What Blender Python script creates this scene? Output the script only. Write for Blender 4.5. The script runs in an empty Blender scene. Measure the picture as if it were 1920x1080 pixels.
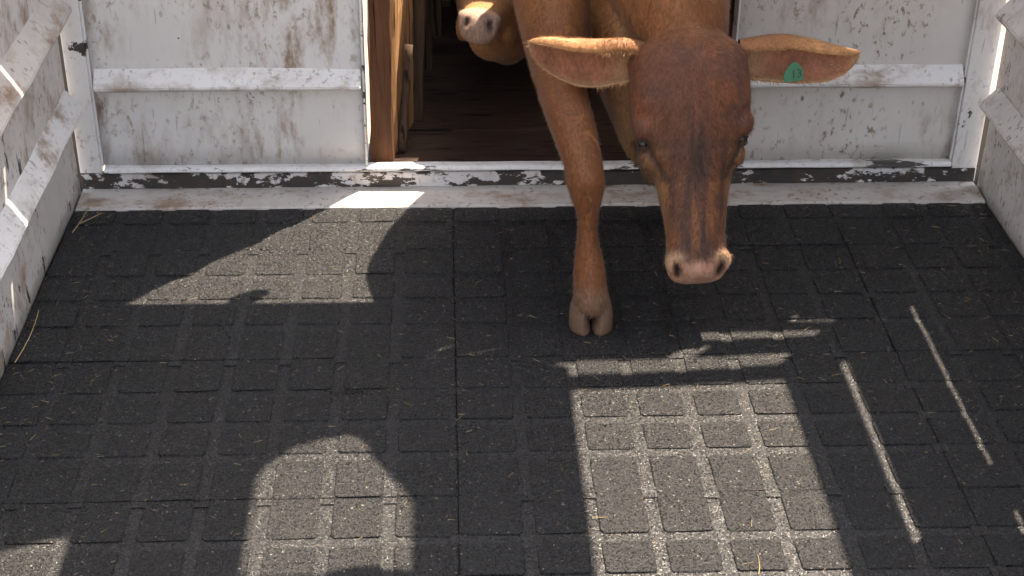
import bpy, bmesh, math, random
import numpy as np
from mathutils import Vector, Matrix, noise as mnoise
random.seed(7); rng = np.random.default_rng(7)
scene = bpy.context.scene
COL = scene.collection

# ---------------------------------------------------------------- camera, sky, sun, exposure
SUN = Vector((0.68 * math.cos(math.radians(63.2)), 0.733 * math.cos(math.radians(63.2)), math.sin(math.radians(63.2)))).normalized()
cam = bpy.data.cameras.new('camera'); cam.lens = 54.2; cam.sensor_width = 36; cam.clip_start = 0.05; cam.clip_end = 2000
camo = bpy.data.objects.new('camera', cam); COL.objects.link(camo); scene.camera = camo
yaw, pitch, roll = 0.0483, 0.5336, 0.0131
fw = Vector((math.sin(yaw) * math.cos(pitch), math.cos(yaw) * math.cos(pitch), -math.sin(pitch)))
r0 = Vector((math.cos(yaw), -math.sin(yaw), 0)); u0 = r0.cross(fw)
rt = r0 * math.cos(roll) + u0 * math.sin(roll); up = -r0 * math.sin(roll) + u0 * math.cos(roll)
M = Matrix((rt, up, -fw)).transposed().to_4x4(); M.translation = (-0.0451, -3.6272, 1.8943)
camo.matrix_world = M

world = bpy.data.worlds.new('World'); scene.world = world; world.use_nodes = True
wn = world.node_tree.nodes; wl = world.node_tree.links
sky = wn.new('ShaderNodeTexSky'); sky.sky_type = 'NISHITA'; sky.sun_disc = False
sky.sun_elevation = math.radians(63.2); sky.sun_rotation = math.atan2(SUN.x, SUN.y)
sky.air_density = 1.0; sky.dust_density = 2.5; sky.ozone_density = 0.6
wn['Background'].inputs[1].default_value = 0.15
hs = wn.new('ShaderNodeHueSaturation'); hs.inputs['Saturation'].default_value = .42; wl.new(sky.outputs[0], hs.inputs['Color'])
wl.new(hs.outputs[0], wn['Background'].inputs[0])
sl = bpy.data.lights.new('sun', 'SUN'); sl.energy = 5.0; sl.angle = math.radians(0.4); sl.color = (1, 0.84, 0.66)
so = bpy.data.objects.new('sun', sl); COL.objects.link(so); so.rotation_euler = SUN.to_track_quat('Z', 'Y').to_euler(); so.location = (3, 3, 8)
vs = scene.view_settings; vs.view_transform = 'Standard'; vs.look = 'None'; vs.exposure = 1.92; vs.gamma = 1.0; vs.use_curve_mapping = False

# ---------------------------------------------------------------- helpers
def tag(o, label=None, cat=None, group=None, kind=None):
    if label: o['label'] = label
    if cat: o['category'] = cat
    if group: o['group'] = group
    if kind: o['kind'] = kind
    return o
def mk(name, verts, faces, mat=None, parent=None, smooth=False):
    me = bpy.data.meshes.new(name); me.from_pydata([tuple(v) for v in verts], [], faces); me.update()
    if smooth: me.polygons.foreach_set('use_smooth', [True] * len(me.polygons))
    return link(name, me, mat, parent)
def link(name, me, mat=None, parent=None):
    if mat and not me.materials: me.materials.append(mat)
    o = bpy.data.objects.new(name, me); COL.objects.link(o)
    if parent: o.parent = parent
    return o
def empty(name, loc=(0, 0, 0)):
    o = bpy.data.objects.new(name, None); COL.objects.link(o); o.location = (0, 0, 0); o.empty_display_size = .1; return o
def bm_obj(name, bm, mat, parent=None, smooth=False):
    bmesh.ops.recalc_face_normals(bm, faces=bm.faces)
    me = bpy.data.meshes.new(name); bm.to_mesh(me); bm.free()
    if smooth: me.polygons.foreach_set('use_smooth', [True] * len(me.polygons))
    return link(name, me, mat, parent)
def box(name, lo, hi, mat, parent=None, bev=0.0015, wob=0.0, cuts=0):
    bm = bmesh.new(); bmesh.ops.create_cube(bm, size=1)
    lo = Vector(lo); hi = Vector(hi)
    for v in bm.verts: v.co = Vector(((v.co.x + .5) * (hi.x - lo.x) + lo.x, (v.co.y + .5) * (hi.y - lo.y) + lo.y, (v.co.z + .5) * (hi.z - lo.z) + lo.z))
    if bev: bmesh.ops.bevel(bm, geom=bm.edges[:], offset=min(bev, .45 * min((hi - lo)[:])), segments=2, affect='EDGES', profile=.6)
    if cuts: bmesh.ops.subdivide_edges(bm, edges=[e for e in bm.edges if e.calc_length() > .04], cuts=cuts, use_grid_fill=True)
    if wob:
        for v in bm.verts: v.co += mnoise.noise_vector(v.co * 6) * wob
    return bm_obj(name, bm, mat, parent)
def prism(name, poly, axis, a, b, mat, parent=None, bev=0.0, cuts=0, wob=0, wf=5):
    """poly: 2D points; axis 'x' -> poly in (y,z); 'y' -> (x,z); 'z' -> (x,y)"""
    bm = bmesh.new()
    def P(p, t): return {'x': (t, p[0], p[1]), 'y': (p[0], t, p[1]), 'z': (p[0], p[1], t)}[axis]
    n = cuts + 2; rows = [[bm.verts.new(P(p, a + (b - a) * k / (n - 1))) for p in poly] for k in range(n)]
    m = len(poly)
    for k in range(n - 1):
        for i in range(m): bm.faces.new((rows[k][i], rows[k][(i + 1) % m], rows[k + 1][(i + 1) % m], rows[k + 1][i]))
    bm.faces.new(rows[0]); bm.faces.new(rows[-1][::-1])
    if wob:
        for v in bm.verts: v.co += mnoise.noise_vector(v.co * wf) * wob
    if bev:
        bmesh.ops.recalc_face_normals(bm, faces=bm.faces)
        bmesh.ops.bevel(bm, geom=[e for e in bm.edges if len(e.link_faces) == 2 and e.calc_face_angle(0) > .4], offset=bev, segments=2, affect='EDGES')
    return bm_obj(name, bm, mat, parent)

# ---------------------------------------------------------------- node material helper
class NT:
    def __init__(s, name):
        s.m = bpy.data.materials.new(name); s.m.use_nodes = True; s.t = s.m.node_tree
        s.b = s.t.nodes['Principled BSDF']; s._co = None
    def n(s, t, **kw):
        o = s.t.nodes.new(t)
        for k, v in kw.items(): setattr(o, k, v)
        return o
    def l(s, a, b): s.t.links.new(a, b); return b
    def co(s, scale=(1, 1, 1), loc=(0, 0, 0), world=True):
        if s._co is None: s._co = s.n('ShaderNodeNewGeometry').outputs['Position']
        mp = s.n('ShaderNodeMapping'); mp.inputs['Scale'].default_value = scale; mp.inputs['Location'].default_value = loc
        s.l(s._co, mp.inputs[0]); return mp.outputs[0]
    def noise(s, scale, detail=4, rough=.55, st=(1, 1, 1), loc=(0, 0, 0), dist=0):
        o = s.n('ShaderNodeTexNoise'); o.inputs['Scale'].default_value = scale; o.inputs['Detail'].default_value = detail
        o.inputs['Roughness'].default_value = rough; o.inputs['Distortion'].default_value = dist
        s.l(s.co(st, loc), o.inputs['Vector']); return o.outputs[0]
    def voro(s, scale, st=(1, 1, 1), loc=(0, 0, 0), out='Distance', feature='F1'):
        o = s.n('ShaderNodeTexVoronoi', feature=feature); o.inputs['Scale'].default_value = scale
        s.l(s.co(st, loc), o.inputs['Vector']); return o.outputs[out]
    def ramp(s, x, a, b, lo=0., hi=1.):
        o = s.n('ShaderNodeMapRange'); o.inputs[1].default_value = a; o.inputs[2].default_value = b
        o.inputs[3].default_value = lo; o.inputs[4].default_value = hi; o.interpolation_type = 'SMOOTHSTEP'; s.l(x, o.inputs[0]); return o.outputs[0]
    def math(s, op, a, b=0.0):
        o = s.n('ShaderNodeMath', operation=op); o.use_clamp = False
        for i, v in enumerate((a, b)):
            if isinstance(v, (int, float)): o.inputs[i].default_value = v
            else: s.l(v, o.inputs[i])
        return o.outputs[0]
    def mix(s, f, a, b):
        o = s.n('ShaderNodeMix', data_type='RGBA')
        for sock, v in ((o.inputs[0], f), (o.inputs[6], a), (o.inputs[7], b)):
            if isinstance(v, (int, float)): sock.default_value = v
            elif isinstance(v, tuple): sock.default_value = (*v, 1)
            else: s.l(v, sock)
        return o.outputs[2]
    def bump(s, h, strength, dist, normal=None):
        o = s.n('ShaderNodeBump'); o.inputs['Strength'].default_value = strength; o.inputs['Distance'].default_value = dist
        s.l(h, o.inputs['Height'])
        if normal: s.l(normal, o.inputs['Normal'])
        return o.outputs[0]
    def xyz(s):
        if s._co is None: s._co = s.n('ShaderNodeNewGeometry').outputs['Position']
        o = s.n('ShaderNodeSeparateXYZ'); s.l(s._co, o.inputs[0]); return o.outputs
    def out(s, color=None, rough=None, normal=None, spec=None, metal=None):
        for k, v in (('Base Color', color), ('Roughness', rough), ('Normal', normal), ('Specular IOR Level', spec), ('Metallic', metal)):
            if v is None: continue
            if isinstance(v, (int, float)): s.b.inputs[k].default_value = v
            elif isinstance(v, tuple): s.b.inputs[k].default_value = (*v, 1)
            else: s.l(v, s.b.inputs[k])
        return s.m

def paint(name, dirt=.5, specks=.5, chips=.0, base=(.60, .60, .60), st=(1, 1, .35), loc=(0, 0, 0), grime=(.25, .165, .105), chipcol=(.042, .039, .037), chipst=(1, 1, 1), chipscale=16):
    t = NT(name)
    big = t.ramp(t.noise(3.0, 5, .6, st, loc), .36, .62)
    smear = t.ramp(t.noise(14, 6, .7, st, (loc[0] + 3, loc[1], loc[2])), .46, .68)
    fine = t.ramp(t.noise(60, 4, .7, (1, 1, .6), loc), .54, .66)
    d1 = t.math('MULTIPLY', big, smear); d1 = t.math('MULTIPLY', d1, min(1., dirt * 1.5))
    area = t.ramp(t.noise(5, 4, .6, (1, 1, .6), (loc[0], loc[1] + 7, 2)), .36, .56)
    d2 = t.math('MULTIPLY', t.math('MULTIPLY', fine, area), min(1., specks))
    film = t.math('MULTIPLY', t.noise(2.2, 5, .65, (1, 1, 1), (5, loc[0], 1)), .85 * dirt)
    c = t.mix(film, base, (.43, .37, .32))
    c = t.mix(d1, c, grime)
    c = t.mix(d2, c, (.23, .16, .11))
    # small dark spots
    vd = t.voro(26, (1, 1, .55), loc); sp = t.ramp(vd, .16, .07)
    sp = t.math('MULTIPLY', sp, t.ramp(t.noise(6, 2, .5, (1, 1, 1), (loc[0] + 9, 4, 4)), .5, .62))
    c = t.mix(t.math('MULTIPLY', sp, .8 * min(1, specks)), c, (.115, .072, .048))
    scr = t.ramp(t.noise(90, 2, .5, (1, 1, .08), (loc[0] + 1, 2, 0)), .70, .74)
    c = t.mix(t.math('MULTIPLY', scr, .45), c, (.20, .17, .15))
    rough = t.ramp(t.noise(20, 3), .3, .7, .38, .62)
    h = t.math('ADD', t.noise(9, 3), t.math('MULTIPLY', t.noise(120, 2), .06))
    if chips > 0:
        cn = t.math('ADD', t.noise(chipscale, 8, .68, chipst, (loc[0] + 2, 0, 1)), t.math('MULTIPLY', t.noise(2.3, 2, .5, (1, 1, 1), (loc[0] + 7, 0, 0)), .55))
        ck = t.ramp(cn, 1.06 - chips * .42, 1.075 - chips * .42)
        rc = t.mix(t.ramp(t.noise(24, 4), .4, .65), chipcol, (.062, .047, .038))
        c = t.mix(ck, c, rc)
        h = t.math('SUBTRACT', h, t.math('MULTIPLY', ck, .35))
    return t.out(c, rough, t.bump(h, .35, .004), .4)

PAINT_L = paint('paint_panel_left', .7, .7, .16, base=(0.777, 0.777, 0.777), loc=(1, 0, 0))
PAINT_R = paint('paint_panel_right', 1.0, 1.0, .14, base=(0.744, 0.722, 0.699), loc=(4, 2, 0))
PAINT_POST = paint('paint_post', .5, .6, .34, base=(0.755, 0.755, 0.755), loc=(8, 2, 0), chipscale=9)
PAINT_SIDE_L = paint('paint_side_left', .95, .8, .38, base=(0.777, 0.766, 0.755), loc=(0, 5, 0), st=(1, .8, .5), chipst=(1, 1.4, .5))
PAINT_SIDE_R = paint('paint_side_right', .95, 1.0, .16, base=(0.733, 0.710, 0.688), loc=(2, 3, 3), st=(1, .8, .5))
PAINT_RIDGE = paint('paint_ridge', .6, .6, .2, base=(0.800, 0.800, 0.799), loc=(3, 3, 3), st=(.5, .5, 1))
PAINT_RIDGE_BROWN = paint('paint_ridge_brown', 1.0, .8, .1, base=(0.644, 0.622, 0.588), loc=(6, 1, 5), st=(1, .6, 1), grime=(.26, .17, .11))
PAINT_PLINTH = paint('paint_plinth', .8, 1.0, .08, base=(.56, .54, .52), loc=(5, 5, 2), st=(.6, 1, 1))
PAINT_SILL = paint('paint_sill_chipped', .7, .7, .90, base=(0.688, 0.688, 0.710), loc=(2.4, 1, 0), chipst=(.55, .55, 1.1), chipscale=26)
PAINT_LIP = paint('paint_lip', .3, .3, .45, base=(0.799, 0.799, 0.800), loc=(7.4, 1, 0), chipst=(.35, 1, 1.6), chipscale=18)
PAINT_LIP.node_tree.nodes['Principled BSDF'].inputs['Specular IOR Level'].default_value = .8

def rubber(name, rough_chips=1.0, tone=.26, packed=False):
    t = NT(name)
    cell = t.n('ShaderNodeTexVoronoi'); cell.inputs['Scale'].default_value = 340; cell.inputs['Randomness'].default_value = 1
    t.l(t.co(), cell.inputs['Vector'])
    chip = t.n('ShaderNodeSeparateColor'); t.l(cell.outputs['Color'], chip.inputs[0])
    cellv = chip.outputs[0]
    dust = t.ramp(t.noise(4, 6, .65), .3, .75)
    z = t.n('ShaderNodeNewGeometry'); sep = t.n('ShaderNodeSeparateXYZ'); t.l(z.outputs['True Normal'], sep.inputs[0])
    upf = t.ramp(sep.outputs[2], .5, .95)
    base = t.mix(cellv, (.014 * tone, .016 * tone, .020 * tone), (.044 * tone, .046 * tone, .052 * tone))
    base = t.mix(t.math('MULTIPLY', dust, .5), base, (.050 * tone, .049 * tone, .050 * tone))
    brown = t.ramp(t.noise(2.2, 5, .7, (1, 1, 1), (3, 1, 0)), .58, .8)
    base = t.mix(t.math('MULTIPLY', brown, .4), base, (.032, .022, .015))
    if packed: base = t.mix(t.ramp(t.noise(3.1, 4, .6, (1, 1, 1), (8, 3, 0)), .46, .62), base, (.0085, .0085, .009))
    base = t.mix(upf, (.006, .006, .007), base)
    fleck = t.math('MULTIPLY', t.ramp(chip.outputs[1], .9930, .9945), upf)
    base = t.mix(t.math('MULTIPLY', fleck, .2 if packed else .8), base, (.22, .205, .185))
    h = t.math('ADD', t.math('MULTIPLY', cellv, .55), t.math('MULTIPLY', t.noise(110, 5, .75), 1.3))
    nrm = t.bump(h, .75 * rough_chips, .004)
    # flat facets of the chips, each tipped its own way
    vm = t.n('ShaderNodeVectorMath', operation='SUBTRACT'); t.l(cell.outputs['Color'], vm.inputs[0]); vm.inputs[1].default_value = (.5, .5, .5)
    vs_ = t.n('ShaderNodeVectorMath', operation='SCALE'); t.l(vm.outputs[0], vs_.inputs[0]); vs_.inputs['Scale'].default_value = .75 * rough_chips
    va = t.n('ShaderNodeVectorMath', operation='ADD'); t.l(nrm, va.inputs[0]); t.l(vs_.outputs[0], va.inputs[1])
    vn = t.n('ShaderNodeVectorMath', operation='NORMALIZE'); t.l(va.outputs[0], vn.inputs[0])
    ro = t.ramp(chip.outputs[2], 0, 1, .17, .75)
    return t.out(base, ro, vn.outputs[0], .42)
RUBBER = rubber('rubber_chips', 1.0)
RUBBER_CH = rubber('rubber_smooth', .45, .33, True)

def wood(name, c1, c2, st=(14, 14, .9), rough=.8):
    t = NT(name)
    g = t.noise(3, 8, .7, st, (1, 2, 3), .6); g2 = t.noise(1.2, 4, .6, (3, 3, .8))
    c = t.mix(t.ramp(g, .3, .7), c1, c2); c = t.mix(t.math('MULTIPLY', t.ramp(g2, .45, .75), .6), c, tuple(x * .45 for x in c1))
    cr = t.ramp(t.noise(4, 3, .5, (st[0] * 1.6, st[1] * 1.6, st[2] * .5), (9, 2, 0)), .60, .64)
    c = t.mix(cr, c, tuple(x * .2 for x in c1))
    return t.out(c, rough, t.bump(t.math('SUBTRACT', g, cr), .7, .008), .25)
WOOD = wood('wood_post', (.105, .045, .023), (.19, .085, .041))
WOOD_SUN = wood('wood_sunlit', (.34, .175, .075), (.48, .265, .120))  # post wood in a brighter colour that stands in for strong sun
WOOD_DARK = wood('wood_race', (.055, .034, .022), (.10, .062, .038))
WOOD_FLOOR = wood('wood_ramp', (.030, .017, .012), (.052, .030, .021), st=(1.2, 12, 12))
STEEL_D = NT('dark_steel').out((.05, .05, .05), .5, None, .5)
CANVAS = NT('canvas').out((.20, .19, .16), .9, None, .1)
t = NT('ground_dust'); GROUND = t.out(t.mix(t.noise(1.2, 8, .7), (.24, .18, .12), (.36, .29, .21)), .95, t.bump(t.noise(8, 6, .7), .5, .05), .1)

# ---------------------------------------------------------------- setting: ground, truck floor with rubber tiles
XL, XR = -1.0237, 1.4051
tag(mk('ground', [(-150, -150, -1.1), (150, -150, -1.1), (150, 150, -1.1), (-150, 150, -1.1)], [(0, 1, 2, 3)], GROUND), kind='structure')
floor = tag(box('floor', (XL - .06, -3.4, -.12), (XR + .06, .17, -.032), STEEL_D, None, .004), kind='structure')
LN = (0.0, .134, .25, .366, .5); LX = (0.0, .134, .256, .378, .5, .622, .744, .866, 1.0); CH = .0125; HB = .0034
cache = {}
def block_mesh(sx, sy):
    k = (round(sx, 3), round(sy, 3), random.randrange(2))
    if k in cache: return cache[k]
    bm = bmesh.new(); r = min(.009, sx * .3, sy * .3); rings = []
    for inset, z in ((0, -.002), (0.0004, HB - .0014), (.0022, HB)):
        ring = []
        for cx, cy, a0 in ((1, 1, 0), (-1, 1, 90), (-1, -1, 180), (1, -1, 270)):
            for a in (15, 75):
                an = math.radians(a0 + a)
                ring.append(bm.verts.new((cx * (sx / 2 - r) + math.cos(an) * (r - inset) + random.uniform(-.0012, .0012), cy * (sy / 2 - r) + math.sin(an) * (r - inset) + random.uniform(-.0012, .0012), z)))
        rings.append(ring)
    for a, b in zip(rings, rings[1:]):
        for i in range(8): bm.faces.new((a[i], a[(i + 1) % 8], b[(i + 1) % 8], b[i]))
    bm.faces.new(rings[-1])
    bmesh.ops.recalc_face_normals(bm, faces=bm.faces)
    me = bpy.data.meshes.new('block'); bm.to_mesh(me); bm.free(); me.materials.append(RUBBER); cache[k] = me
    return me
xs = [XL + .002, -.0297, .9703, XR - .004]
full_x = [-1.0297, -.0297, .9703]
ys = [0.0, -.2235, -.7235, -1.2235, -1.7235, -2.2235, -2.7235]
ytop = [.2765] + ys[1:]
tile_at = {}
for j in range(len(ys) - 1):
    for i in range(3):
        x0, x1, y1, y0 = xs[i], xs[i + 1], ys[j], ys[j + 1]
        ox, oy = full_x[i], ytop[j] - .5                       # the tile's own corner before it was cut to fit
        tx, ty = random.uniform(-.0004, .0004), random.uniform(-.0008, .0008); rz = random.uniform(-.0012, .0012)
        cx, cy = (x0 + x1) / 2, (y0 + y1) / 2
        g = .0004
        bm = bmesh.new()
        # slab = the floor of the channels
        def slab(a0, b0, a1, b1, z):
            vs8 = [bm.verts.new((a, b, c)) for c in (-.032, z) for a, b in ((a0, b0), (a1, b0), (a1, b1), (a0, b1))]
            for f in ((0, 1, 5, 4), (1, 2, 6, 5), (2, 3, 7, 6), (3, 0, 4, 7), (4, 5, 6, 7)): bm.faces.new([vs8[q] for q in f])
        slab(x0 + g - cx, y0 + g - cy, x1 - g - cx, y1 - g - cy, 0.0)
        # the channels stop short of the tile's edge: small bridges close them
        for a in [ox + q for q in LX[1:-1]]:
            if a - CH > x0 and a + CH < x1:
                for b0, b1 in ((oy + g, oy + .016 + random.uniform(0, .006)), (oy + .484 - random.uniform(0, .006), oy + .5 - g)):
                    if b0 >= y0 - .01 and b1 <= y1 + .01: slab(a - CH - .002 - cx, max(b0, y0 + g) - cy, a + CH + .002 - cx, min(b1, y1 - g) - cy, HB - .0008)
        for b in (oy + LN[1], oy + LN[2], oy + LN[3]):
            if b - CH > y0 and b + CH < y1:
                for a0, a1 in ((ox + g, ox + .016), (ox + .984, ox + 1 - g)):
                    if a0 >= x0 - .01 and a1 <= x1 + .01: slab(max(a0, x0 + g) - cx, b - CH - .002 - cy, min(a1, x1 - g) - cx, b + CH + .002 - cy, HB - .0008)
        blocks = []
        for p in range(8):
            for q in range(4):
                a0 = max(ox + LX[p] + (CH if p else .0006), x0 + .0006); a1 = min(ox + LX[p + 1] - (CH if p < 7 else .0006), x1 - .0006)
                b0 = max(oy + LN[q] + (CH if q else .0006), y0 + .0006); b1 = min(oy + LN[q + 1] - (CH if q < 3 else .0006), y1 - .0006)
                if a1 - a0 < .012 or b1 - b0 < .012: continue
                blocks.append(((a0 + a1) / 2 - cx, (b0 + b1) / 2 - cy, a1 - a0, b1 - b0))
        to = bm_obj('rubber_tile', bm, RUBBER_CH, floor)
        to.location = (cx + tx, cy + ty, -HB + random.uniform(-.0008, .0008)); to.rotation_euler = (random.uniform(-.003, .003), random.uniform(-.003, .003), rz)
        tile_at[(i, j)] = to
        if j <= 3:
            for bx, by, sx, sy in blocks:
                b = link('block', block_mesh(sx, sy), None, to)
                b.location = (bx, by, random.uniform(-.0009, .0006)); b.rotation_euler = (random.uniform(-.006, .006), random.uniform(-.006, .006), random.uniform(-.008, .008))
        else:
            bm = bmesh.new()
            for bx, by, sx, sy in blocks:
                me = block_mesh(sx, sy); n0 = len(bm.verts); bm.from_mesh(me); bm.verts.ensure_lookup_table()
                for v in bm.verts[n0:]: v.co += Vector((bx, by, 0))
            tag(bm_obj('blocks', bm, RUBBER, to), kind='stuff')
# moulded letters on one tile's channel, upside down as it lies
fc = bpy.data.curves.new('lettering', 'FONT'); fc.body = 'ecocuile'; fc.size = .020; fc.extrude = .0009; fc.align_x = 'CENTER'; fc.align_y = 'CENTER'; fc.space_character = 1.15
fo = bpy.data.objects.new('lettering', fc); COL.objects.link(fo)
dg = bpy.context.evaluated_depsgraph_get(); me = bpy.data.meshes.new_from_object(fo.evaluated_get(dg)); bpy.data.objects.remove(fo)
lo = link('lettering', me, RUBBER, tile_at[(0, 2)]); lo.location = (.26, .366 - .25, .0008); lo.rotation_euler = (0, 0, math.pi)

# ---------------------------------------------------------------- back wall with the doorway
DX0, DX1, DZ = -.262, .715, 1.696
bw = tag(empty('back_wall'), 'white painted steel back wall with chipped sill, pale ledge and open doorway', 'wall')
def ripple(x): return .0015 * math.sin(x * 9) + .001 * math.sin(x * 23 + 1)
bw.location = (0, .10, -.046)
prism('plinth', [(-.10, -.03), (-.10, .044), (-.096, .049), (-.03, .052), (.011, .0512), (.06, .0512), (.06, -.03)], 'x', XL + .003, XR - .003, PAINT_PLINTH, bw, .002, 40, .003, 9)
prism('sill_channel', [(.012, .0515), (.011, .094), (.03, .096), (.06, .096), (.06, .0515)], 'x', -1.012, 1.400, PAINT_SILL, bw, .0015, 30, .002, 7)
prism('sill_lip', [(.010, .0985), (.004, .104), (.006, .110), (.014, .113), (.040, .112), (.040, .0985)], 'x', -.957, 1.330, PAINT_LIP, bw, .001, 30, .0022, 8)
def wall_panel(x0, x1, m):
    # steel sheet, slightly oil-canned
    bm = bmesh.new(); nx, nz = 20, 26
    y = lambda x, z: .030 + .004 * mnoise.noise(Vector((x * 2.2, z * 2.2, 3))) + .0012 * mnoise.noise(Vector((x * 9, z * 9, 1)))
    g = [[[bm.verts.new((x0 + (x1 - x0) * i / nx, y(x0 + (x1 - x0) * i / nx, .114 + (DZ - .114) * k / nz) + d, .114 + (DZ - .114) * k / nz)) for k in range(nz + 1)] for i in range(nx + 1)] for d in (0, .012)]
    for s in (0, 1):
        for i in range(nx):
            for k in range(nz): bm.faces.new((g[s][i][k], g[s][i + 1][k], g[s][i + 1][k + 1], g[s][i][k + 1]))
    for i in range(nx):
        for k in (0, nz): bm.faces.new((g[0][i][k], g[0][i + 1][k], g[1][i + 1][k], g[1][i][k]))
    for k in range(nz):
        for i in (0, nx): bm.faces.new((g[0][i][k], g[0][i][k + 1], g[1][i][k + 1], g[1][i][k]))
    bm_obj('panel', bm, m, bw, True)
    for zc in (.362, .82, 1.20):
        prism('ridge', [(.034, zc - .040), (-.004, zc - .021), (-.007, zc - .014), (.030, zc + .028), (.034, zc + .030)], 'x', x0 + .004, x1 - .003, PAINT_RIDGE, bw, .0022, 24, .0022, 6)
wall_panel(-.958, DX0, PAINT_L); wall_panel(DX1, 1.327, PAINT_R)
for a, b in ((-1.022, -.966), (1.334, 1.4035)):
    box('corner_post', (a, .014, .0965), (b, .07, 2.72 if a < 0 else 1.99), PAINT_POST, bw, .003, .0015, 6)
    box('post_foot', (a, .013, .052), (b, .07, .096), PAINT_SILL if a < 0 else PAINT_POST, bw, .002)
box('weld_strip', (-.9655, .020, .114), (-.9595, .05, DZ), PAINT_POST, bw, .001, .001, 8)
box('weld_strip', (1.3275, .020, .114), (1.3325, .05, DZ), PAINT_POST, bw, .001, .001, 8)
box('door_edge', (DX0 + .0005, .016, .114), (DX0 + .006, .075, DZ), PAINT_LIP, bw, .001, .001, 8)
box('door_edge', (DX1 - .006, .016, .114), (DX1 - .0005, .075, DZ), PAINT_LIP, bw, .001)
box('sill_plate', (DX0, .0405, .05), (DX1, .122, .095), WOOD_FLOOR, bw, .002)
EARLO = (2.06, 1.845)
# boards added above the frame, unseen, their gaps cut to place the sun spots
def board(x0, x1, z0a, z0b, z1a, z1b):
    x0, x1 = [v if v in (X0, X1, X2) else v + .0557 for v in (x0, x1)]; z0a, z0b, z1a, z1b = [v + .19 for v in (z0a, z0b, z1a, z1b)]
    prism('board', [(x0, z0a), (x1, z0b), (x1, z1b), (x0, z1a)], 'y', .030, .036, PAINT_POST, bw)
X0, X1, X2 = -.9655, 1.333, 1.62
board(X0, X1, DZ - .19, DZ - .19, 1.80, 1.80)
board(X0, -.685, 1.801, 1.801, 2.061, 2.061); board(-.685, -.38, 1.801, 1.801, 1.936, 1.936); board(-.685, -.38, 1.985, 1.985, 2.061, 2.061); board(-.38, .645, 1.801, 1.801, 2.061, 2.061)
board(.845, 1.16, 1.801, 1.801, 2.061, 2.061)
board(1.16, 1.285, 1.801, 1.801, 1.926, 1.920); board(1.285, 1.325, 1.801, 1.801, 1.835, 1.840); board(1.285, 1.325, 1.876, 1.876, 1.920, 1.918); board(1.325, X2, 1.801, 1.801, 1.918, 1.906); board(1.16, X2, 2.030, 1.975, 2.061, 2.061)
board(X0, .645, 2.062, 2.062, 2.24, 2.24); board(.845, 1.20, 2.062, 2.062, 2.236, 2.220); board(1.20, 1.262, 2.062, 2.062, 2.075, 2.075); board(1.262, X2, 2.062, 2.062, 2.215, 2.15)
board(.645, .845, 1.801, 1.801, EARLO[0], EARLO[1]); board(.645, .745, 2.190, 2.122, 2.40, 2.40); board(.745, .845, 2.122, 2.005, 2.40, 2.40)
board(X0, .645, 2.241, 2.241, 2.53, 2.53); board(.645, .845, 2.401, 2.401, 2.53, 2.53); board(.845, .967, 2.237, 2.234, 2.53, 2.53)
board(.967, 1.20, 2.390, 2.370, 2.530, 2.520); board(1.20, X2, 2.370, 2.290, 2.520, 2.455)
box('gap_cover', (-1.12, .075, -.03), (-.97, .10, 2.7), STEEL_D, bw)  # dark strips added behind the corner gaps to hold back outside light
box('gap_cover', (1.39, .072, -.03), (1.48, .085, .28), STEEL_D, bw)
box('latch', (.0, .028, 1.585), (.055, .05, 1.698), STEEL_D, bw)

# ---------------------------------------------------------------- side walls
def side_wall(s, name, label, m, m2, m3):
    w = tag(empty(name), label, 'wall'); X = XL if s < 0 else XR; o = -s
    yend = .095 if s < 0 else .092
    def sheet(n, y0, y1, z0, z1, mm=m):
        bm = bmesh.new(); ny, nz = max(2, int((y1 - y0) / .06)), max(1, int((z1 - z0) / .07))
        f = lambda y, z: X + o * .004 * mnoise.noise(Vector((7 + s, y * 2, z * 2))) + o * .001 * mnoise.noise(Vector((s, y * 11, z * 11)))
        g = [[[bm.verts.new((f(y0 + (y1 - y0) * i / ny, z0 + (z1 - z0) * k / nz) + s * d, y0 + (y1 - y0) * i / ny, z0 + (z1 - z0) * k / nz)) for k in range(nz + 1)] for i in range(ny + 1)] for d in (0, .006)]
        for q in (0, 1):
            for i in range(ny):
                for k in range(nz): bm.faces.new((g[q][i][k], g[q][i + 1][k], g[q][i + 1][k + 1], g[q][i][k + 1]))
        for i in range(ny):
            for k in (0, nz): bm.faces.new((g[0][i][k], g[0][i + 1][k], g[1][i + 1][k], g[1][i][k]))
        for k in range(nz):
            for i in (0, ny): bm.faces.new((g[0][i][k], g[0][i][k + 1], g[1][i][k + 1], g[1][i][k]))
        bm_obj(n, bm, mm, w, True)
    def ridge(zc, mm, y1, h=.040, dp=.040):
        prism('ridge', [(X + s * .003, zc - h), (X + o * dp, zc - h * .45), (X + o * (dp + .003), zc - h * .2), (X + o * .004, zc + h), (X + s * .003, zc + h + .003)], 'y', -3.3, y1, mm, w, .003, 60, .003, 7)
    sheet('panel', -3.3, yend, -.03, 1.0)
    ridge(.262, m2, .09 if s < 0 else .07); ridge(.535 if s < 0 else .525, m3, .08 if s < 0 else .05, .048, .048); ridge(.80, m2, 0)
    if s > 0:
        for z0, z1 in ((1.045, 1.615), (1.672, 2.075)): sheet('panel', -3.3, .0, z0, z1)
        for y0, y1 in ((-.105, .0), (-.872, -.765), (-1.65, -1.54), (-2.4, -2.3)):
            box('post', (X + .007, y0, -.03), (X + .05, y1, 2.075), PAINT_POST, w, .003)
    else:
        sheet('panel', -3.3, .0, 1.004, 1.30)
        for y0 in (-.105, -.872, -1.65, -2.4):
            box('post', (X - .05, y0, -.03), (X - .007, y0 + .1, 2.40), PAINT_POST, w, .003)
    return w
side_wall(-1, 'left_wall', 'white ribbed steel side wall with rust chips on the left of the truck floor', PAINT_SIDE_L, PAINT_RIDGE, PAINT_RIDGE_BROWN)
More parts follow.
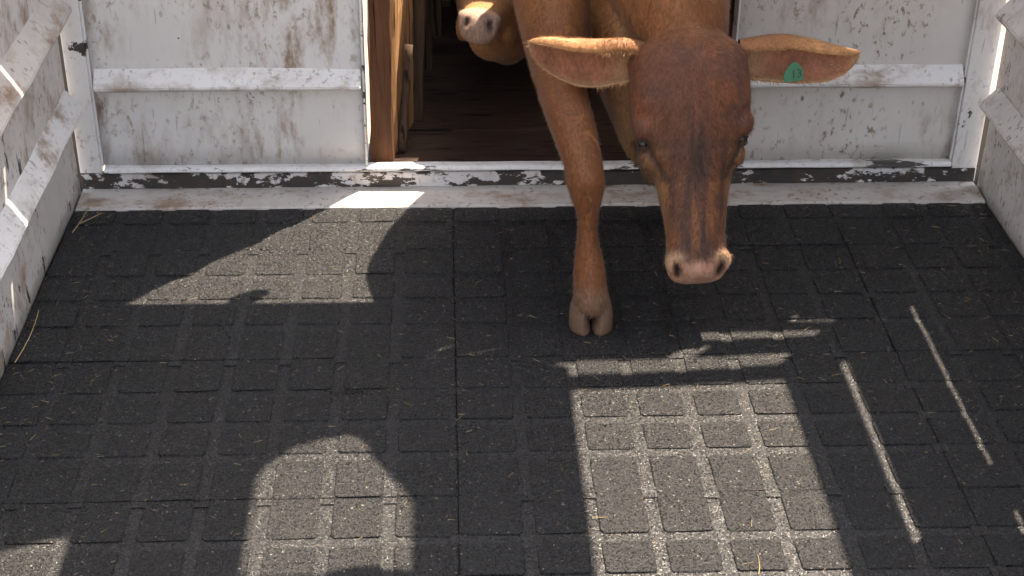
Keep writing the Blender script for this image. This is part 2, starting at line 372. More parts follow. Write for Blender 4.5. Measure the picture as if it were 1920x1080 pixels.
side_wall(1, 'right_wall', 'white ribbed steel side wall on the right with a bright gap at its corner', PAINT_SIDE_R, PAINT_SIDE_R, PAINT_SIDE_R)
tag(box('unseen_stake', (1.565, .27, -1.1), (1.72, .34, 2.3), STEEL_D, None, .004), 'unseen dark steel stake outside the right rear corner of the truck', 'stake')  # out of view, on the sun line of the right corner gap

# unseen roof added for its shade, edges cut to shape the sun patches
rf = tag(empty('shade_roof'), 'unseen canvas and boards added to cast the shade on the truck floor', 'roof')
prism('shade_board', [(.712, .126), (1.05, .126), (1.05, -2.2), (.712, -2.2)], 'z', 2.405, 2.42, WOOD_DARK, rf)
prism('shade_canvas', [(.711, .126), (.711, -.36), (.690, -.318), (.645, -.24), (.624, -.205), (.605, -.155), (.576, -.130), (.53, -.135), (.459, -.17), (.41, -.225), (.393, -.275), (.393, -.55), (.405, -.558), (.47, -.560), (.52, -.558), (.56, -.55), (.60, -.538), (.640, -.536), (.68, -.545), (.711, -.556), (.711, -.95), (.064, -.95), (.060, -.435), (.02, -.445), (-.06, -.475), (-.35, -.49), (-.35, .126)], 'z', 2.402, 2.404, CANVAS, rf)

# ---------------------------------------------------------------- the race outside the doorway
ramp = tag(empty('loading_ramp'), 'dark worn timber ramp leading up to the open doorway', 'ramp')
y = .226
while y < 3.0:
    d = random.uniform(.15, .19)
    box('plank', (-.26, y, .0), (.95, y + d - .003, .048 + random.uniform(-.002, .002)), WOOD_FLOOR, ramp, .002, .003, 5); y += d
def timber(name, x0, y0, x1, y1, z0, z1, m, label, lean=0., wob=.008, seed=0):
    bm = bmesh.new(); n = 26; rows = []
    prof = [(0, 0), (.5, -.04), (1, 0), (1.03, .5), (1, 1), (.5, 1.03), (0, 1), (-.03, .5)]
    for k in range(n):
        z = z0 + (z1 - z0) * k / (n - 1); row = []
        for a, b in prof:
            v = Vector((x0 + (x1 - x0) * a + lean * (z - z0), y0 + (y1 - y0) * b, z))
            v += mnoise.noise_vector(Vector((v.x * 9 + seed, v.y * 9, v.z * 3.5))) * wob + mnoise.noise_vector(Vector((v.x * 30 + seed, v.y * 30, v.z * 12))) * wob * .35; v.z = z
            row.append(bm.verts.new(v))
        rows.append(row)
    for k in range(n - 1):
        for i in range(8): bm.faces.new((rows[k][i], rows[k][(i + 1) % 8], rows[k + 1][(i + 1) % 8], rows[k + 1][i]))
    bm.faces.new(rows[0]); bm.faces.new(rows[-1])
    return tag(bm_obj(name, bm, m, None), label, 'post')
G = 'timbers standing at the doorway'
timber('timber_post', -.250, .180, -.190, .222, .05, 1.45, WOOD, 'brown squared timber post right behind the left edge of the doorway', .004, .011, 1)['group'] = G
def slab_post(pts, z1, label, seed):
    bm = bmesh.new(); n = 30; rows = []
    for k in range(n):
        z = .048 + (z1 - .048) * k / (n - 1); row = []
        for a, b in pts:
            v = Vector((a + .012 * (z - .1), b + .068, z)); v += mnoise.noise_vector(Vector((v.x * 12 + seed, v.y * 12, v.z * 4))) * .007 + mnoise.noise_vector(Vector((v.x * 40 + seed, v.y * 40, v.z * 14))) * .003
            v.z = z + (.02 * mnoise.noise(Vector((a * 40, b * 40, seed))) if k == n - 1 else 0); row.append(bm.verts.new(v))
        rows.append(row)
    m = len(pts)
    for k in range(n - 1):
        for i in range(m): bm.faces.new((rows[k][i], rows[k][(i + 1) % m], rows[k + 1][(i + 1) % m], rows[k + 1][i]))
    bm.faces.new(rows[0]); bm.faces.new(rows[-1])
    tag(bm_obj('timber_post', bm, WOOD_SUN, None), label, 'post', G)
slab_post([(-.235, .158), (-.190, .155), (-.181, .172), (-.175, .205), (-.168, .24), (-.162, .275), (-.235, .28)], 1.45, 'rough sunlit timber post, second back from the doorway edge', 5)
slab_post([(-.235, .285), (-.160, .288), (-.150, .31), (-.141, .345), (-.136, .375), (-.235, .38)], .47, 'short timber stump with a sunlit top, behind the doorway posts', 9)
timber('timber_post', -.23, .455, -.110, .545, .048, 1.45, WOOD_DARK, 'dark timber post deepest in the doorway left side', .02, .010, 13)['group'] = G
def pole(name, a, b, r, m, label):
    a = Vector(a); b = Vector(b); bm = bmesh.new(); d = (b - a).normalized(); s = d.orthogonal().normalized(); u = d.cross(s); rows = []
    for k in range(10):
        c = a.lerp(b, k / 9) + mnoise.noise_vector(a.lerp(b, k / 9) * 8) * .004; rr = r * (1 - .15 * k / 9)
        rows.append([bm.verts.new(c + s * math.cos(i * math.pi / 6) * rr + u * math.sin(i * math.pi / 6) * rr) for i in range(12)])
    for k in range(9):
        for i in range(12): bm.faces.new((rows[k][i], rows[k][(i + 1) % 12], rows[k + 1][(i + 1) % 12], rows[k + 1][i]))
    bm.faces.new(rows[0]); bm.faces.new(rows[-1])
    return tag(bm_obj(name, bm, m, None, True), label, 'pole')
pole('leaning_pole', (-.168, .240, .06), (-.142, .300, .34), .013, WOOD_DARK, 'thin dark pole leaning against the timber posts at the doorway')
lf = tag(empty('left_fence'), 'dark board fence along the left side of the ramp', 'fence')
yy = .555
for k in range(9):
    gap = .012 if k == 1 else .002
    box('fence_board', (-.16 + .05 * k * .6, yy, .03), (-.115 + .05 * k * .6, yy + .27, 1.9), WOOD_DARK, lf, .004, .004, 6); yy += .27 + gap
rfn = tag(empty('right_fence'), 'dark board fence along the right side of the ramp behind the cow', 'fence')
yy = .235
for k in range(10):
    box('fence_board', (.88, yy, .03), (.92, yy + .27, 1.55), WOOD_DARK, rfn, .004, .004, 6); yy += .272
bf = tag(empty('end_fence'), 'dark board fence closing the far end of the ramp', 'fence')
for k in range(6): box('fence_board', (-.1 + .19 * k, 3.0, .03), (.085 + .19 * k, 3.04, 2.1), WOOD_DARK, bf, .004)
tag(box('ramp_shade', (-.6, .97, 2.1), (1.6, 3.3, 2.14), STEEL_D, None, .004), 'unseen flat dark roof added to keep sun off the far part of the ramp', 'roof')  # overhead sheet added out of view so the ramp floor stays unlit

# ---------------------------------------------------------------- animals
def hide_mat(name):
    t = NT(name); at = t.n('ShaderNodeAttribute'); at.attribute_name = 'Col'
    v = t.ramp(t.noise(160, 3, .6, (1, 1, .4)), .3, .7, .78, 1.22)
    o = t.n('ShaderNodeVectorMath', operation='SCALE'); t.l(at.outputs['Color'], o.inputs[0]); t.l(v, o.inputs['Scale'])
    m = t.out(o.outputs[0], .62, t.bump(t.noise(220, 4, .6, (1, 1, .5)), .35, .003), .25)
    t.b.inputs['Sheen Weight'].default_value = .12; t.b.inputs['Sheen Roughness'].default_value = .4; t.b.inputs['Sheen Tint'].default_value = (1, .8, .6, 1)
    return m
HIDE = hide_mat('hide')
t = NT('hair'); at = t.n('ShaderNodeAttribute'); at.attribute_name = 'Col'; HAIR = t.out(at.outputs['Color'], .5, None, .35)
t.b.inputs['Sheen Weight'].default_value = .08
LID = NT('eyelid').out((.060, .034, .022), .6, None, .3)
EYE = NT('eye').out((.010, .007, .006), .22, None, .4)
t = NT('hoof'); HOOF = t.out(t.mix(t.noise(10, 5, .6, (4, 4, 1)), (.10, .062, .042), (.18, .112, .075)), .55, t.bump(t.noise(60, 3, .5, (1, 1, 4)), .4, .003), .35)
t = NT('tag_green'); TAGM = t.out(t.mix(t.noise(40, 3), (.022, .105, .052), (.035, .14, .07)), .45, None, .4)
TAGTXT = NT('tag_print').out((.012, .03, .02), .6)

class Body:
    def __init__(s): s.v = []; s.f = []
    def rings(s, rows):
        n0 = len(s.v); m = len(rows[0])
        for r in rows: s.v += [Vector(p) for p in r]
        for k in range(len(rows) - 1):
            for i in range(m): s.f.append((n0 + k * m + i, n0 + k * m + (i + 1) % m, n0 + (k + 1) * m + (i + 1) % m, n0 + (k + 1) * m + i))
        s.f.append(tuple(n0 + i for i in range(m))[::-1]); s.f.append(tuple(n0 + (len(rows) - 1) * m + i for i in range(m)))
    def limb(s, pts, side=Vector((1, 0, 0)), K=20, sub=4):
        P = [Vector(p[:3]) for p in pts]; Rr = [(p[3], p[4]) for p in pts]; rows = []
        n = len(P)
        def cr(a, b, c, d, u): return .5 * ((2 * b) + (c - a) * u + (2 * a - 5 * b + 4 * c - d) * u * u + (3 * b - a - 3 * c + d) * u ** 3)
        C = []; RR = []
        for i in range(n - 1):
            g = lambda A, j: A[max(0, min(n - 1, j))]
            for q in range(sub):
                u = q / sub
                C.append(cr(g(P, i - 1), g(P, i), g(P, i + 1), g(P, i + 2), u))
                RR.append(tuple(cr(g(Rr, i - 1)[k], g(Rr, i)[k], g(Rr, i + 1)[k], g(Rr, i + 2)[k], u) for k in (0, 1)))
        C.append(P[-1]); RR.append(Rr[-1])
        for i in range(len(C)):
            T = (C[min(i + 1, len(C) - 1)] - C[max(i - 1, 0)]).normalized(); S = (side - T * side.dot(T)).normalized(); U = T.cross(S)
            rows.append([C[i] + S * math.cos(2 * math.pi * k / K) * RR[i][0] + U * math.sin(2 * math.pi * k / K) * RR[i][1] for k in range(K)])
        s.rings(rows)
    def ball(s, c, r, ax=None):
        c = Vector(c); ax = ax or (Vector((1, 0, 0)), Vector((0, 1, 0)), Vector((0, 0, 1))); rows = []
        for i in range(1, 12):
            a = math.pi * i / 12
            rows.append([c + ax[0] * r[0] * math.sin(a) * math.cos(2 * math.pi * k / 18) + ax[1] * r[1] * math.sin(a) * math.sin(2 * math.pi * k / 18) + ax[2] * r[2] * math.cos(a) for k in range(18)])
        s.rings(rows)
    def solid(s, voxel, smooth=5):
        me = bpy.data.meshes.new('tmp'); me.from_pydata([tuple(v) for v in s.v], [], s.f); o = bpy.data.objects.new('tmp', me); COL.objects.link(o)
        bm = bmesh.new(); bm.from_mesh(me); bmesh.ops.recalc_face_normals(bm, faces=bm.faces); bm.to_mesh(me); bm.free()
        m = o.modifiers.new('r', 'REMESH'); m.mode = 'VOXEL'; m.voxel_size = voxel; m.adaptivity = 0
        m = o.modifiers.new('s', 'SMOOTH'); m.factor = .5; m.iterations = smooth
        dg = bpy.context.evaluated_depsgraph_get(); r = bpy.data.meshes.new_from_object(o.evaluated_get(dg)); bpy.data.objects.remove(o); bpy.data.meshes.remove(me)
        return r
class Head:
    front_nostril = False
    def nos(s, l, t, n, q):
        if s.front_nostril:
            a = (l * q - .040) / .011; b = (n + .034) / .018 + a * .3; return a * a + b * b if t > .46 else 9
        a = (l * q - .047) / .0095; b = (t - .502) / .018 + a * .45; return a * a + b * b if n > -.07 else 9
    def __init__(s, O, A, L, k=1.0):
        s.O = Vector(O); s.A = Vector(A).normalized(); L = Vector(L); s.L = (L - s.A * L.dot(s.A)).normalized(); s.N = s.A.cross(s.L); s.k = k
    def w(s, l, t, n): return s.O + (s.L * l + s.A * t + s.N * n) * s.k
    def loc(s, p): d = (Vector(p) - s.O) / s.k; return d.dot(s.L), d.dot(s.A), d.dot(s.N)
    def add(s, B):
        R = [(-.012, .040, -.045, -.12), (.004, .080, -.014, -.15), (.026, .118, .004, -.17), (.055, .135, .014, -.185), (.10, .142, .021, -.195), (.15, .143, .024, -.205),
             (.20, .136, .020, -.215), (.245, .118, .013, -.215), (.29, .098, .007, -.20), (.34, .083, .002, -.175), (.39, .0745, -.001, -.150), (.435, .0715, -.002, -.130), (.468, .074, -.002, -.118), (.494, .0765, -.006, -.110), (.516, .072, -.018, -.104), (.531, .058, -.032, -.095), (.538, .034, -.045, -.082)]
        rows = []; K = 36
        for t, w, nf, nb in R:
            row = []; c = (nf + nb) / 2; h = (nf - nb) / 2; e = 2 / 2.7
            for k in range(K):
                a = 2 * math.pi * k / K; ca, sa = math.cos(a), math.sin(a)
                n = c + h * math.copysign(abs(sa) ** e, sa); q = (nf - n) / (nf - nb)
                taper = 1 - (.42 * max(0, q - .15) if t < .40 else .30 * q)
                row.append(s.w(w * taper * math.copysign(abs(ca) ** e, ca), t, n))
            rows.append(row)
        B.rings(rows)
        ax = (s.L, s.A, s.N); k = s.k
        for q in (-1, 1):
            B.ball(s.w(q * .104, .196, -.028), (.0285 * k, .033 * k, .033 * k), ax)      # brow over the eye
            B.ball(s.w(q * .092, .260, -.042), (.0225 * k, .030 * k, .024 * k), ax)      # under the eye
            B.ball(s.w(q * .075, .24, -.14), (.030 * k, .085 * k, .06 * k), ax)         # cheek
            B.ball(s.w(q * .050, .486, -.024), (.023 * k, .028 * k, .020 * k), ax)      # nostril wing
            B.ball(s.w(q * .088, .065, -.065), (.042 * k, .038 * k, .045 * k), ax)      # ear base
        B.ball(s.w(0, .022, -.02), (.062 * k, .032 * k, .03 * k), ax)                   # poll
        B.ball(s.w(0, .499, -.050), (.062 * k, .036 * k, .046 * k), ax)
def fbm(p, f, o=3): return mnoise.fractal(Vector(p) * f, 1.0, 2.0, o)
def mixc(a, b, f): f = max(0, min(1, f)); return tuple(x + (y - x) * f for x, y in zip(a, b))
def sst(a, b, x): x = max(0, min(1, (x - a) / (b - a))); return x * x * (3 - 2 * x)

def ear_mesh(root, tip, up, opening, wmax, seed):
    """leaf-shaped ear, a bent shell: returns verts, faces, inner flag"""
    root = Vector(root); tip = Vector(tip); ax = tip - root; Ln = ax.length; ax.normalize(); up = Vector(up); up = (up - ax * up.dot(ax)).normalized(); fr = Vector(opening); fr = (fr - ax * fr.dot(ax) - up * fr.dot(up)).normalized()
    u_root = .74; NU, NV = 30, 18; V = []; F = []; fl = []
    W = lambda u: wmax * (max(0.0, 1 - ((u - .40) / .606) ** 2) ** .50 if u > .40 else u_root + (1 - u_root) * math.sin(min(1, u / .40) * math.pi / 2))
    for side in (0, 1):
        for i in range(NU + 1):
            u = i / NU; w = max(.012, W(u) if u < .999 else .012); curl = 1 - .35 * u
            for j in range(NV + 1):
                v = j / NV; th = math.radians(268 - v * (268 - 30))      # low edge -> back -> top -> front rim
                rz, rf_ = .5 * w, (.30 * curl) * w
                th_ = 0.0055 * (1 if side == 0 else -1) * (.4 + .6 * math.sin(math.pi * v)) * (1.15 - u)
                c = root + ax * Ln * u + up * (.35 * (wmax - w) * (1 if u > .4 else 0) + .004 * math.sin(u * 7 + seed))
                p = c + fr * math.cos(th) * (rf_ + th_) + up * math.sin(th) * (rz + th_)
                p += mnoise.noise_vector(p * 22 + Vector((seed, 0, 0))) * .0022
                V.append(p); fl.append((side, u, v))
    n = (NU + 1) * (NV + 1); ix = lambda s, i, j: s * n + i * (NV + 1) + j
    for s in (0, 1):
        for i in range(NU):
            for j in range(NV):
                q = (ix(s, i, j), ix(s, i + 1, j), ix(s, i + 1, j + 1), ix(s, i, j + 1)); F.append(q if s == 0 else q[::-1])
    for i in range(NU):
        for j in (0, NV):
            q = (ix(0, i, j), ix(1, i, j), ix(1, i + 1, j), ix(0, i + 1, j)); F.append(q if j == 0 else q[::-1])
    for j in range(NV): F.append((ix(0, NU, j), ix(1, NU, j), ix(1, NU, j + 1), ix(0, NU, j + 1)))
    return V, F, fl

def finish_animal(name, label, cat, me, colf, ears, hair_n, hair_len, flow, hairw, seed):
    """bring remeshed body and ears into ONE mesh, colour it, grow the coat as a child"""
    nb = len(me.vertices); co = np.empty(nb * 3); me.vertices.foreach_get('co', co); co = co.reshape(-1, 3)
    verts = [Vector(c) for c in co]; faces = [tuple(p.vertices) for p in me.polygons]
    cols = [colf(v) for v in verts]; hl = [1.0] * nb
    for V, F, fl, ecol in ears:
        n0 = len(verts); verts += V; faces += [tuple(n0 + i for i in f) for f in F]
        for p, f in zip(V, fl): c, h = ecol(p, f); cols.append(c); hl.append(h)
    # deformation (nostrils, eye sockets) was done by colf's owner beforehand
    m2 = bpy.data.meshes.new(name); m2.from_pydata([tuple(v) for v in verts], [], faces); m2.update()
    m2.polygons.foreach_set('use_smooth', [True] * len(m2.polygons))
    ca = m2.color_attributes.new('Col', 'FLOAT_COLOR', 'POINT'); arr = np.ones((len(verts), 4)); arr[:, :3] = np.array(cols); ca.data.foreach_set('color', arr.ravel())
    o = link(name, m2, HIDE); tag(o, label, cat)
    # coat
    m2.calc_loop_triangles(); nt = len(m2.loop_triangles); tri = np.empty(nt * 3, dtype=np.int64); m2.loop_triangles.foreach_get('vertices', tri); tri = tri.reshape(-1, 3)
    vn = np.empty(len(verts) * 3); m2.vertex_normals.foreach_get('vector', vn); vn = vn.reshape(-1, 3)
    vc = np.array([tuple(v) for v in verts]); hla = np.array(hl); carr = arr[:, :3]
    a, b, c = vc[tri[:, 0]], vc[tri[:, 1]], vc[tri[:, 2]]; area = .5 * np.linalg.norm(np.cross(b - a, c - a), axis=1)
    cen = (a + b + c) / 3; wgt = area * np.array([hairw(Vector(p)) for p in cen]) * np.where(hla[tri].mean(1) > .02, 1, 0)
    cs = np.cumsum(wgt / wgt.sum()); r_ = np.random.default_rng(seed); pick = np.searchsorted(cs, r_.random(hair_n)); pick = np.clip(pick, 0, nt - 1)
    r1, r2 = np.sqrt(r_.random(hair_n)), r_.random(hair_n); bw_ = np.stack([1 - r1, r1 * (1 - r2), r1 * r2], 1)
    T = tri[pick]; P = (vc[T] * bw_[:, :, None]).sum(1); Nn = (vn[T] * bw_[:, :, None]).sum(1); Nn /= np.linalg.norm(Nn, axis=1)[:, None] + 1e-9
    Cc = (carr[T] * bw_[:, :, None]).sum(1); Hl = (hla[T] * bw_).sum(1)
    D = np.array([tuple(flow(Vector(p))) for p in P]); D -= Nn * (D * Nn).sum(1)[:, None]; D /= np.linalg.norm(D, axis=1)[:, None] + 1e-9
    D = D + r_.normal(0, .22, D.shape); S = np.cross(D, Nn); S /= np.linalg.norm(S, axis=1)[:, None] + 1e-9
    Lh = hair_len * Hl * r_.uniform(.6, 1.25, hair_n); lift = r_.uniform(.18, .42, hair_n)
    wd = r_.uniform(.0005, .0010, hair_n)
    tipp = P + D * Lh[:, None] + Nn * (Lh * lift)[:, None]
    Vh = np.empty((hair_n, 3, 3)); Vh[:, 0] = P - S * wd[:, None] - Nn * .001; Vh[:, 1] = P + S * wd[:, None] - Nn * .001; Vh[:, 2] = tipp
    hm = bpy.data.meshes.new('coat'); hm.vertices.add(hair_n * 3); hm.vertices.foreach_set('co', Vh.ravel()); hm.loops.add(hair_n * 3); hm.loops.foreach_set('vertex_index', np.arange(hair_n * 3)); hm.polygons.add(hair_n)
    hm.polygons.foreach_set('loop_start', np.arange(0, hair_n * 3, 3)); hm.polygons.foreach_set('loop_total', np.full(hair_n, 3)); hm.update(calc_edges=True)
    hm.polygons.foreach_set('use_smooth', [True] * hair_n)
    Nt = Nn + D * .25; Nt /= np.linalg.norm(Nt, axis=1)[:, None]
    hm.normals_split_custom_set_from_vertices(np.repeat(Nt, 3, 0).tolist())
    hc = np.ones((hair_n, 3, 4)); var = r_.uniform(.6, 1.5, hair_n)[:, None]; hc[:, :, :3] = (Cc * var)[:, None, :]; hc[:, 2, :3] *= 1.12
    ca = hm.color_attributes.new('Col', 'FLOAT_COLOR', 'POINT'); ca.data.foreach_set('color', np.clip(hc, 0, 1).ravel())
    tag(link('coat', hm, HAIR, o), kind='stuff')
    return o

def head_deform(me, H, eyes=True):
    n = len(me.vertices); nr = np.empty(n * 3); me.vertex_normals.foreach_get('vector', nr); nr = nr.reshape(-1, 3)
    for i, v in enumerate(me.vertices):
        l, t, q = H.loc(v.co)
        if t > .40 and abs(l) < .12 and -.25 < q < .1:
            # comma-shaped nostrils
            for s in (-1, 1):
                d = H.nos(l, t, q, s)
                if d < 2.2: v.co = v.co - Vector(nr[i]) * (.016 * H.k * math.exp(-d * 1.1))
        if .2 < t < .33 and q > -.09 and H.front_nostril is False:
            cr = ((abs(l) - .088) * .85 + (t - .262) * .5) / .008
            v.co = v.co - Vector(nr[i]) * (.0038 * math.exp(-cr * cr) * sst(.05, .02, abs(t - .265)))
        if -.02 < t < .25 and abs(l) < .12 and q > -.06:
            v.co = v.co - Vector(nr[i]) * (.006 * math.exp(-((abs(l) - .062) / .028) ** 2 - ((t - .20) / .05) ** 2))
        if abs(abs(l) - .115) < .05 and abs(t - .222) < .05 and q > -.12:
            s = 1 if l > 0 else -1
            d = ((t - .222) / .017) ** 2 + ((q + .030) / .013) ** 2
            if d < 3: v.co = v.co - Vector(nr[i]) * (.007 * H.k * math.exp(-d))
    me.update()

# ---- the cow in the doorway
H1 = Head((.499, -.430, .657), (.024, -.230, -.507), (1, .04, .035), 1.055)
B = Body(); H1.add(B)
B.limb([(.505, -.36, .50, .085, .10), (.495, -.31, .60, .11, .125), (.47, -.22, .70, .145, .17), (.43, -.08, .80, .19, .23), (.40, .06, .86, .22, .27)])
B.limb([(.458, -.385, .300, .040, .035), (.452, -.355, .335, .075, .060), (.440, -.31, .40, .095, .085), (.43, -.23, .485, .125, .12), (.41, -.1, .62, .14, .15)])
B.limb([(.395, -.20, .76, .07, .08), (.390, -.15, .79, .15, .18), (.362, -.03, .845, .28, .335), (.385, .08, .86, .292, .35), (.425, .22, .85, .288, .345), (.50, .40, .84, .28, .335), (.55, .65, .83, .28, .33), (.57, .95, .85, .27, .30), (.58, 1.2, .91, .21, .22), (.58, 1.30, .94, .10, .11)], K=32)
def foreleg(x, dx, pts): B.limb(pts)
LEG = [(.215, .02, .92, .10, .15), (.205, -.06, .76, .105, .15), (.208, -.15, .64, .092, .125), (.214, -.24, .56, .075, .10), (.220, -.32, .51, .063, .078), (.228, -.40, .475, .054, .062), (.246, -.47, .425, .048, .053), (.262, -.517, .375, .0435, .047), (.268, -.537, .335, .0435, .047), (.271, -.547, .298, .033, .038), (.273, -.555, .262, .0235, .030), (.273, -.560, .225, .0228, .029), (.275, -.567, .185, .028, .035), (.279, -.58, .142, .036, .041), (.281, -.597, .105, .038, .042), (.284, -.605, .072, .041, .045), (.285, -.606, .050, .038, .042)]
B.limb(LEG)
B.ball((.268, -.570, .345), (.026, .014, .034)); B.ball((.262, -.535, .160), (.012, .014, .014)); B.ball((.298, -.535, .160), (.012, .014, .014))
LEG2 = [(.55, .02, .92, .10, .15), (.56, 0, .78, .095, .15), (.56, -.03, .66, .09, .12), (.575, -.05, .555, .072, .085), (.59, -.06, .45, .058, .062), (.59, -.06, .36, .054, .055), (.59, -.06, .30, .037, .042), (.59, -.065, .20, .032, .038), (.59, -.065, .14, .038, .044), (.60, -.075, .10, .038, .042), (.60, -.08, .066, .042, .046)]
B.limb(LEG2)
for x in (.43, .72):
    B.limb([(x, 1.12, .95, .10, .17), (x, 1.10, .74, .09, .14), (x, 1.05, .60, .07, .09), (x, 1.17, .45, .045, .06), (x, 1.19, .40, .042, .05), (x, 1.16, .26, .032, .036), (x, 1.15, .17, .038, .042), (x, 1.13, .11, .042, .048)])
B.limb([(.58, 1.27, 1.05, .035, .035), (.58, 1.35, .95, .025, .025), (.58, 1.37, .7, .02, .02), (.58, 1.37, .45, .03, .03), (.58, 1.37, .33, .012, .012)], K=10)
me1 = B.solid(.0062, 5); head_deform(me1, H1)
def cow_col(p):
    l, t, n = H1.loc(p); v = fbm(p, 5); f = fbm((p.x * 40, p.y * 12, p.z * 12), 1)
    body = mixc((.225, .094, .032), (.165, .064, .023), .5 + v * .8)
    c = body
    if p.z < .62 and p.x < .36: c = mixc(c, (.170, .066, .026), sst(.62, .5, p.z))
    # pale throat and jaw
    inhead = sst(-.245, -.20, n) * sst(.62, .55, t) * (.25 + .75 * sst(-.03, .07, t)) * sst(.19, .15, abs(l))
    if p.y < -.15 and p.z > .24 and n < -.09 and p.x > .345: c = mixc(c, (.31, .180, .080), sst(-.09, -.17, n) * sst(-.15, -.28, p.y) * .85 * sst(.24, .30, p.z) * sst(.345, .37, p.x))
    if inhead > 0 and n > -.2:
        face = mixc((.180, .066, .030), (.118, .045, .024), .5 + v)
        face = mixc(face, (.080, .040, .030), sst(.10, .30, t) * sst(.085, .02, abs(l)) * .85)      # dark bridge
        st = mnoise.noise(Vector((l * 55 + 4 * t, t * 4, 3.3))) + .5 * mnoise.noise(Vector((l * 140, t * 9, 7.3))); face = mixc(face, (.032, .022, .020), sst(.0, .4, st) * sst(.08, .28, t) * sst(.48, .44, t) * sst(.075, .04, abs(l)) * .9)
        face = mixc(face, (.25, .100, .040), sst(.0, .5, -st) * sst(.2, .35, t) * .6)
        face = mixc(face, (.075, .040, .032), sst(.1, .45, fbm((p.x, p.y, p.z), 14)) * .6)
        face = mixc(face, (.27, .135, .060), sst(.05, .075, abs(l) - .03 * sst(.3, .1, t)) * sst(.2, .3, t))  # lighter cheeks
        face = mixc(face, (.26, .135, .060), sst(-.05, -.12, n) * .8)
        cr = abs((abs(l) - .088) * .85 + (t - .262) * .5) / .006
        if .225 < t < .315: face = mixc((.050, .026, .018), face, sst(.2, 1.6, cr) * .6 + .4 * sst(.04, .05, abs(t - .27)))
        # eye surround
        de = math.hypot((t - .225) / .03, (n + .030) / .032)
        if abs(l) > .07: face = mixc((.055, .032, .022), face, sst(.35, 1.1, de))
        pale = sst(.452, .478, t) * sst(.015, .045, abs(l))
        face = mixc(face, (.42, .26, .155), pale * sst(-.11, -.03, n) * .9)
        pad = sst(.474, .492, t - .012 * sst(.03, .06, abs(l)))
        face = mixc(face, mixc((.40, .225, .155), (.29, .15, .10), .5 + f), pad)
        for s in (-1, 1):
            face = mixc((.03, .014, .011), face, sst(.25, 1.5, H1.nos(l, t, n, s)))
        c = mixc(c, face, inhead * sst(-.2, -.15, n))
    if p.z < .13 and p.y < .05: c = mixc(c, (.185, .105, .065), sst(.14, .09, p.z))
    return tuple(x * (1 + .10 * f) for x in c)
def cow_ear(p, fl):
    side, u, v = fl; f = fbm(p, 30)
    if side == 0:
        c = mixc((.25, .110, .042), (.40, .20, .080), sst(.25, .8, u)); return tuple(x * (1 + .2 * f) for x in c), 1.0 - .35 * sst(.8, 1, u)  # outer ear colour raised to orange to carry its sun glow
    edge = max(sst(.16, .02, v), sst(.86, 1, v), sst(.9, 1, u)); hairy = sst(.35, .1, u)
    c = mixc(mixc((.30, .115, .065), (.21, .088, .045), .5 + f), (.36, .21, .105), max(edge, hairy * .7)); return c, max(edge, .6 * hairy, .2) * (1.3 - .6 * sst(.8, 1, u))
E1 = ear_mesh((.408, -.400, .568), (.134, -.490, .615), (0, .25, 1), (-.1, -1, -.35), .104, 1)
E2 = ear_mesh((.615, -.385, .578), (.888, -.400, .556), (0, .25, 1), (.12, -1, -.25), .104, 5)
whorl = H1.w(.012, .055, .01)
def cow_flow(p):
    l, t, n = H1.loc(p)
    if -.05 < t < .6 and n > -.2 and abs(l) < .2 and p.y < -.25:
        d = p - whorl; k = math.exp(-(d.length / .06) ** 2)
        return H1.A + d.normalized() * 2 * k + H1.L * .4 * (1 if l > 0 else -1)
    if abs(l) > .14 and p.z > .48 and p.y < -.33: return Vector((1 if l > 0 else -1, -.2, .1))
    return Vector((0, .35, -1)) if p.z > .7 else Vector((0, .05, -1))
def cow_hw(p):
    if p.y > .35: return .12
    l, t, n = H1.loc(p)
    if t > .485 and n > -.2 and abs(l) < .1: return .04
    if abs(l) > .14 and p.z > .48 and p.y < -.33: return 2.0
    return 1.4 if p.y < -.2 else .8
cow = finish_animal('cow', 'reddish brown cow stepping through the doorway with its head lowered and a green ear tag', 'cow', me1, cow_col, [(*E1, cow_ear), (*E2, cow_ear)], 200000, .0105, cow_flow, cow_hw, 3)
def eye(H, parent, s):
    bm = bmesh.new(); bmesh.ops.create_uvsphere(bm, u_segments=20, v_segments=14, radius=1)
    for v in bm.verts: v.co = H.w(s * .1065 + v.co.x * .012, .229 + v.co.y * .0150, -.035 + v.co.z * .0105)
    eo = bm_obj('eye', bm, EYE, parent, True)
    bm = bmesh.new(); bmesh.ops.create_uvsphere(bm, u_segments=24, v_segments=18, radius=1)
    bmesh.ops.delete(bm, geom=[f for f in bm.faces if -.05 < f.calc_center_median().y + .25 * f.calc_center_median().z < .62], context='FACES')
    for v in bm.verts: v.co = H.w(s * .1065 + v.co.x * .0138, .229 + v.co.y * .0185, -.035 + v.co.z * .0135)
    bm_obj('eyelid', bm, LID, eo, True)
eye(H1, cow, -1); eye(H1, cow, 1)
